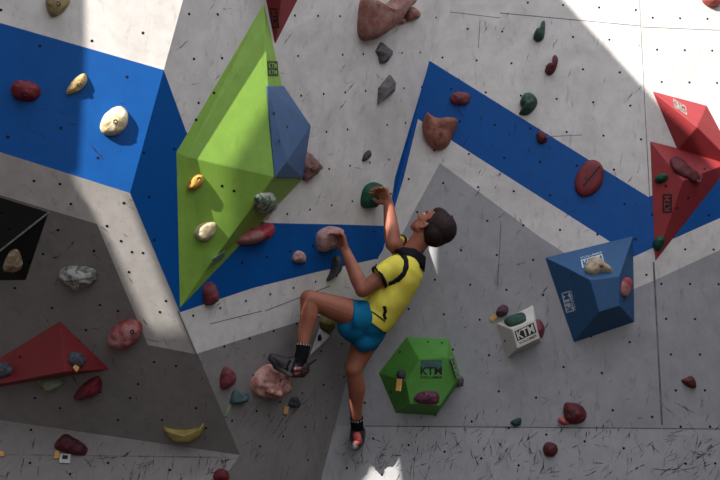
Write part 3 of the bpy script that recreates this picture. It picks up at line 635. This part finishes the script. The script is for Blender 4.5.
hand(wrL, (UP*.9-RT*.25+FW*.15), (FW*.75-RT*.4), (RT*.7-FW*.7), (.88, 1, 1.06, .95), (.8, .9, .5), 0, 1.12)
# head: skull, jaw, chin, cheeks, nose, brow, lips, ears
def hp(f, u, s=0): return Hc+fdir*f+udir*u+sdir*s
def hell(f, u, s, a, b, c): ell(bm, hp(f, u, s), [fdir*a, udir*b, sdir*c])
hell(-.01, .022, 0, .098, .084, .076); hell(.03, -.045, 0, .058, .062, .056); hell(.064, -.086, 0, .024, .022, .026); hell(.045, -.02, 0, .05, .06, .06)
for s in (1, -1):
    hell(.06, -.03, s*.036, .026, .026, .022); hell(.078, .018, s*.026, .016, .010, .026)
    hell(.008, -.05, s*.070, .018, .030, .012); hell(-.002, -.044, s*.081, .010, .030, .007); hell(.010, -.036, s*.083, .014, .010, .006); hell(.012, -.07, s*.077, .009, .010, .007); hell(.02, -.075, s*.04, .04, .022, .014)
cap(bm, hp(.08, .012), hp(.104, -.026), .010, .0125, 12); hell(.092, -.03, .011, .014, .010, .009); hell(.092, -.03, -.011, .014, .010, .009); hell(.07, -.05, 0, .022, .034, .034)
hell(.084, -.056, 0, .011, .0065, .022); hell(.082, -.067, 0, .011, .0065, .018)
body = fuse('body', bm, .0042, M['skin'], person, ORG, 5)
def kid(name, f, *a, **k):
    b = bmesh.new(); f(b); return fuse(name, b, *a, **k)
for s in (1, -1):
    def eye(b): ell(b, hp(.077, -.004, s*.031)-ORG, [fdir*.0125, udir*.0085, sdir*.0135], 14, 8)
    b = bmesh.new(); eye(b); me = bpy.data.meshes.new('eye'); b.to_mesh(me); b.free(); me.materials.append(M['eyew']); me.polygons.foreach_set('use_smooth', [True]*len(me.polygons)); e = put('eye', me, person)
    b = bmesh.new(); ell(b, hp(.0868, -.003, s*.031)-ORG, [fdir*.0035, udir*.0062, sdir*.0062], 12, 6); me = bpy.data.meshes.new('iris'); b.to_mesh(me); b.free(); me.materials.append(M['bolt']); put('iris', me, e)
    b = bmesh.new(); cap(b, hp(.0925, .02, s*.014)-ORG, hp(.078, .022, s*.05)-ORG, .0035, .0025, 8); me = bpy.data.meshes.new('eyebrow'); b.to_mesh(me); b.free(); me.materials.append(M['hair']); put('eyebrow', me, person)
# hair: short crop over crown, back and sides
bm = bmesh.new()
hell(-.028, .034, 0, .100, .089, .086); hell(-.042, -.012, 0, .078, .078, .079); hell(.012, .068, 0, .075, .048, .066)
for s in (1, -1): hell(-.002, .012, s*.066, .020, .045, .016); hell(.018, -.01, s*.071, .010, .024, .007)
hell(-.05, -.045, 0, .04, .05, .058)
hair = fuse('hair', bm, .005, M['hair'], person, ORG, 4)
for v in hair.data.vertices:
    p = v.co; v.co = p+v.normal*(noise.fractal(p*45, .8, 2, 3)*.0015)
# shirt
bm = bmesh.new()
def shirt(b):
    tube(b, [(at(371, 321.5, 5.07), .146, .118), (at(379.5, 310, 5.07), .142, .114), (at(391, 295, 5.07), .148, .112), (at(400, 279, 5.078), .160, .116), (at(406, 268, 5.083), .158, .108), (at(411, 259, 5.085), .112, .082), (at(414.5, 254, 5.088), .066, .060)], lat, 32)
    for s, c, r0, r1 in ((shL, at(379, 277.5, 4.945), .066, .066), (shR, at(397.5, 244, 5.165), .062, .060)):
        cap(b, at(403, 265, 5.06).lerp(s, .75), s, .062, .066); cap(b, s, c, r0, r1, 20, True)
shirt(bm); sh = fuse('shirt', bm, .006, M['shirt'], person, ORG, 5)
for v in sh.data.vertices:      # cloth folds
    p = v.co+ORG; a = noise.noise(Vector((p.x*7+p.z*10, p.y*5, p.z*5-p.x*11)))*1.1+noise.noise(p*22)*.25
    v.co = v.co+v.normal*a*.011
# shorts
bm = bmesh.new()
tube(bm, [(at(371.5, 320, 5.07), .132, .098), (at(366, 327, 5.07), .13, .1), (at(362, 334, 5.06), .115, .092)], lat, 28)
cap(bm, hipL, at(347.5, 316, 4.965), .093, .098, 24, True); cap(bm, hipL, hipL+(hipR-hipL)*.1, .094, .094)
cap(bm, hipR, at(358.5, 340.5, 5.10), .098, .105, 24, True); cap(bm, at(352, 326, 4.99), at(362, 334, 5.07), .085, .078); cap(bm, hipR, hipR+(hipL-hipR)*.1, .097, .097)
ell(bm, at(369, 331, 5.085), [lat*.142, (RT*.8+UP*.5)*.104, (UP*.8-RT*.5)*.10]); cap(bm, at(366, 333, 5.10), at(359.5, 338.5, 5.08), .112, .102, 24, True)
so_ = fuse('shorts', bm, .007, M['shorts'], person, ORG, 18)
for v in so_.data.vertices:
    p = v.co+ORG; v.co = v.co+v.normal*noise.noise(Vector((p.x*14+p.z*6, p.y*6, p.z*14)))*.007
# trims that lie on the shirt
def bvh(o): return BVHTree.FromPolygons([v.co+ORG for v in o.data.vertices], [list(p.vertices) for p in o.data.polygons])
tb = bvh(sh)
def ribbon(name, pts, w, mat, parent, tree, h=.004):
    P = []
    for k in range(len(pts)-1):
        for t in range(6):
            x = pts[k][0]+(pts[k+1][0]-pts[k][0])*t/6; y = pts[k][1]+(pts[k+1][1]-pts[k][1])*t/6
            c, n, _, _ = tree.ray_cast(CAM, ray(x, y).normalized())
            if c: P.append((c, n))
    vs, fs = [], []
    for i, (c, n) in enumerate(P):
        d = (P[min(i+1, len(P)-1)][0]-P[max(i-1, 0)][0]).normalized(); s = d.cross(n).normalized()
        vs += [c-s*w-n*.004-ORG, c-s*w*.9+n*h*.8-ORG, c+n*h-ORG, c+s*w*.9+n*h*.8-ORG, c+s*w-n*.004-ORG]
    for i in range(len(P)-1):
        for j in range(4): a = i*5+j; fs.append([a, a+1, a+6, a+5])
    return put(name, mesh(name, vs, fs, mat, smooth=True), parent)
ribbon('armhole_stripe', [(393, 250), (398, 250.5), (402.5, 254), (405.5, 260), (406, 267), (403, 274), (398, 279), (392, 282.5), (387, 284.5)], .017, M['trim'], sh, tb)
ribbon('waist_panel', [(384, 306), (385.5, 311), (384, 315), (386, 320)], .009, M['trim'], sh, tb)
ribbon('side_seam', [(366, 309), (374, 313), (381, 318), (386, 322)], .0035, M['trim'], sh, tb)
def ring(name, c, ax, r0, r1, ln, mat, parent, lat_=None, k=1.0):
    b = bmesh.new(); ax = ax.normalized(); u = (lat_-ax*lat_.dot(ax)).normalized() if lat_ else ax.orthogonal().normalized(); w = ax.cross(u)
    rows = [[b.verts.new(c-ORG+ax*z+(u*C_(t)+w*S_(t)*k)*r) for t in [i*2*math.pi/32 for i in range(32)]] for z, r in ((0, r0*.93), (0, r0), (ln*.5, (r0+r1)/2+.002), (ln, r1), (ln, r1*.93))]
    for q in range(5):
        for i in range(32): b.faces.new([rows[q][i], rows[q][(i+1) % 32], rows[(q+1) % 5][(i+1) % 32], rows[(q+1) % 5][i]])
    bmesh.ops.recalc_face_normals(b, faces=b.faces[:])
    me = bpy.data.meshes.new(name); b.to_mesh(me); b.free(); me.materials.append(mat); me.polygons.foreach_set('use_smooth', [True]*len(me.polygons))
    return put(name, me, parent)
ring('collar', at(409.5, 261.5, 5.085), at(419, 248, 5.09)-at(410, 261, 5.085), .112, .068, .072, M['trim'], sh, lat, .92)
cl_ = at(379, 277.5, 4.945); ring('cuff', cl_+(shL-cl_).normalized()*.012, cl_-shL, .067, .067, .017, M['trim'], sh)
cr_ = at(397.5, 244, 5.165); ring('cuff', cr_+(shR-cr_).normalized()*.012, cr_-shR, .062, .061, .017, M['trim'], sh)
# socks and shoes
def sock(a, k, f, label):
    d = (k-a).normalized(); top = a+d*.045
    b = bmesh.new(); cap(b, top, a, .0395, .036, 20, True); cap(b, a, f, .037, .036)
    o = fuse('sock', b, .004, M['sock'], person, ORG, 3)
    u = d.orthogonal().normalized(); w = d.cross(u); vs, fs = [], []
    for i in range(16):     # pale knitted marks round the cuff
        t0 = i*2*math.pi/16
        q = len(vs)
        for (dt, z) in ((0, .034), (.2, .034), (.2, .044), (0, .044)): vs.append(a+d*z+(u*C_(t0+dt)+w*S_(t0+dt))*.0412-ORG)
        fs.append([q, q+1, q+2, q+3])
    put('cuff_pattern', mesh('dots', vs, fs, M['sockdot']), o)
    return o
sock(ankL, kneeL, footL0, ''); sock(ankR, kneeR, footR0, '')
# left shoe: pointed toe on the pink boulder, pull tab behind the heel
heel, toe = at(303, 370, 4.80), at(272.5, 358.5, 4.79)
def shoeL(b):
    cap(b, at(303, 367, 4.80), at(292, 366, 4.79), .036, .041); cap(b, at(294, 366, 4.79), at(281, 363, 4.79), .041, .036); cap(b, at(282, 363, 4.79), at(272, 357, 4.79), .036, .020)
    cap(b, at(300, 362, 4.80), at(289, 363, 4.79), .037, .034)
s1 = kid('climbing_shoe', shoeL, .004, M['shoe'], person, ORG, 4)
def soleL(b): cap(b, at(302.5, 373.5, 4.795), at(292, 373, 4.785), .022, .026); cap(b, at(291, 372.5, 4.785), at(277, 365.5, 4.785), .026, .024); cap(b, at(278, 365, 4.785), at(271, 358.5, 4.785), .026, .018)
kid('sole', soleL, .004, M['rubber'], s1, ORG, 3)
def heelL(b): cap(b, at(305, 370, 4.798), at(298, 372, 4.778), .026, .026); cap(b, at(300, 369, 4.765), at(296, 369, 4.758), .016, .015)
kid('heel_panel', heelL, .004, M['shoe_red'], s1, ORG, 3)
def tabL(b): cap(b, at(307, 366, 4.80), at(316, 359.5, 4.80), .007, .006, 10)
kid('pull_tab', tabL, .003, M['shoe'], s1, ORG, 1)
def strL(b): cap(b, at(296, 359, 4.755), at(290, 371, 4.75), .008, .008, 10); cap(b, at(290, 361, 4.755), at(285, 368, 4.752), .007, .007, 10)
kid('strap', strL, .003, M['trim'], s1, ORG, 1)
# right shoe: seen from the toe, smeared on the kick panel
def shoeR(b):
    cap(b, at(357.5, 431, 5.25), at(357, 437, 5.20), .044, .042); cap(b, at(357, 437, 5.20), at(356, 445, 5.15), .041, .027); cap(b, at(358, 432, 5.27), at(358, 440, 5.29), .046, .04)
s2 = kid('climbing_shoe', shoeR, .004, M['shoe'], person, ORG, 4)
M['toe_red'] = resin('pinkish red toe leather', (196, 92, 84), (150, 60, 56), .5, .4, 30, .3)
def toeR(b): cap(b, at(357, 436, 5.172), at(358, 441, 5.14), .024, .024)
kid('toe_panel', toeR, .004, M['toe_red'], s2, ORG, 3)
def soleR(b): cap(b, at(356.5, 443, 5.19), at(356, 447, 5.135), .030, .020); cap(b, at(357, 443, 5.27), at(356.5, 443.5, 5.2), .036, .032)
kid('sole', soleR, .004, M['rubber'], s2, ORG, 3)
# ------------------------------------------------------------------ light
TOSUN = Vector((-.55, -.68, .5)).normalized()
sl = bpy.data.lights.new('sun', 'SUN'); sl.energy = 8.5; sl.angle = R_(.28); sl.color = (1, .95, .88)
so = put('sun', sl); so.rotation_euler = TOSUN.to_track_quat('Z', 'Y').to_euler()
# added unseen facade with openings shaped to the wanted sun patches
FQ = Vector((0, 5, 1.8))+TOSUN*8
FN = Vector((.7071, .7071, 0)); FU = Vector((-.7071, .7071, 0)); FV = Vector((0, 0, 1))
def to_mask(P):
    t = (FQ-P).dot(FN)/TOSUN.dot(FN); d = P+TOSUN*t-FQ
    return Vector((d.dot(FU), d.dot(FV)))
lit = [
    [PLL.hit(*p) for p in ((88, 190), (126, 194), (152, 258), (172, 308), (180, 328), (146, 330), (100, 224), (84, 219))],
    [PUL.hit(86, -70), PUL.hit(86, 60), PUL.hit(80, 165), PLL.hit(78, 200), PLL.hit(128, 200), PUL.hit(136, 196), PUL.hit(195, 0), PUL.hit(215, -70)],
    [G['f'][0].hit(268, 22), G['f'][0].hit(188, 154),  G['f'][1].hit(200, 285), G['f'][1].hit(232, 225), G['f'][1].hit(228, 160), G['f'][0].hit(255, 122), G['f'][0].hit(285, 85), G['f'][0].hit(285, 20)],
    [PR.hit(555, -10), PR.hit(642, 85), PR2.hit(690, 140), PR2.hit(730, 190), PR2.hit(800, 200), PR2.hit(800, -120), PR.hit(450, -120)],
    [PR.hit(362, 480), PR.hit(372, 464), PR.hit(398, 452), PR.hit(402, 480), PR.hit(402, 500), PR.hit(362, 500)],
    [at(x, y, 5.12) for x, y in ((379, 180), (383, 203), (386.5, 224), (390.5, 224), (389, 203), (384, 180))],
]
holes = [[to_mask(P) for P in L] for L in lit]
outer = [Vector((-5.2, -FQ.z)), Vector((4.2, -FQ.z)), Vector((4.2, 5)), Vector((-5.2, 5))]
bmf = bmesh.new(); bmf.faces.new([bmf.verts.new((v.x, v.y, 0)) for v in outer])
for hl in holes:
    for i in range(len(hl)):
        a, b = hl[i], hl[(i+1) % len(hl)]; d = b-a
        bmesh.ops.bisect_plane(bmf, geom=bmf.verts[:]+bmf.edges[:]+bmf.faces[:], plane_co=(a.x, a.y, 0), plane_no=(-d.y, d.x, 0), dist=1e-6)
bmf.verts.index_update(); v2 = [v.co.copy() for v in bmf.verts]; fs = []
for f in bmf.faces:
    c = f.calc_center_median()
    if not any(inpoly(c.x, c.y, hl) for hl in holes): fs.append([v.index for v in f.verts])
bmf.free()
vs = [FQ+FU*v.x+FV*v.y for v in v2]; n = len(vs)
vs += [v-FN*.05 for v in vs]; cnt = {}
for f in fs:
    for i in range(len(f)):
        a, b = f[i], f[(i+1) % len(f)]; k = (min(a, b), max(a, b)); cnt.setdefault(k, []).append((a, b))
side = [[a, b, b+n, a+n] for k, L in cnt.items() if len(L) == 1 for a, b in L]
M['sun_mask'] = paint('weathered timber facade', (120, 116, 112), .4, .8)
fo = put('wall_sun_mask', mesh('sun_mask', vs, fs+[[i+n for i in reversed(f)] for f in fs]+side, M['sun_mask'])); fo['kind'] = 'structure'
# added dark wall out of view on the right, cutting the side light
M['end'] = paint('dark light blocker', (66, 58, 54), .4, .8)
eo = put('wall_light_block', mesh('end', [(3.5, 5.9, 0), (3.9, -2.5, 0), (3.9, -2.5, 4.5), (3.5, 5.9, 4.5), (3.65, 5.9, 0), (4.05, -2.5, 0), (4.05, -2.5, 4.5), (3.65, 5.9, 4.5)],
    [(3, 2, 1, 0), (4, 5, 6, 7), (0, 1, 5, 4), (1, 2, 6, 5), (2, 3, 7, 6), (3, 0, 4, 7)], M['end'])); eo['kind'] = 'structure'
# sky
W = bpy.data.worlds.new('sky'); SC.world = W; W.use_nodes = True
N, L = W.node_tree.nodes, W.node_tree.links
bg = N['Background']; tc = N.new('ShaderNodeTexCoord'); sp = N.new('ShaderNodeSeparateXYZ'); L.new(tc.outputs['Generated'], sp.inputs[0])
cr = N.new('ShaderNodeValToRGB'); L.new(sp.outputs[2], cr.inputs[0])
cr.color_ramp.elements[0].position = 0.0; cr.color_ramp.elements[0].color = (.60, .62, .65, 1)
cr.color_ramp.elements[1].position = .75; cr.color_ramp.elements[1].color = (.86, .90, 1.0, 1)
L.new(cr.outputs[0], bg.inputs[0]); bg.inputs[1].default_value = 2.35
# ------------------------------------------------------------------ camera
cd = bpy.data.cameras.new('camera'); cd.sensor_width = 36; cd.lens = 36*FPX/720; cd.clip_start = .05
co_ = put('camera', cd); co_.location = CAM; co_.rotation_euler = (math.pi/2+PIT, 0, 0)
SC.camera = co_
SC.view_settings.view_transform = 'Standard'; SC.view_settings.look = 'None'; SC.view_settings.gamma = 1; SC.view_settings.exposure = 0
SC.view_settings.use_curve_mapping = False
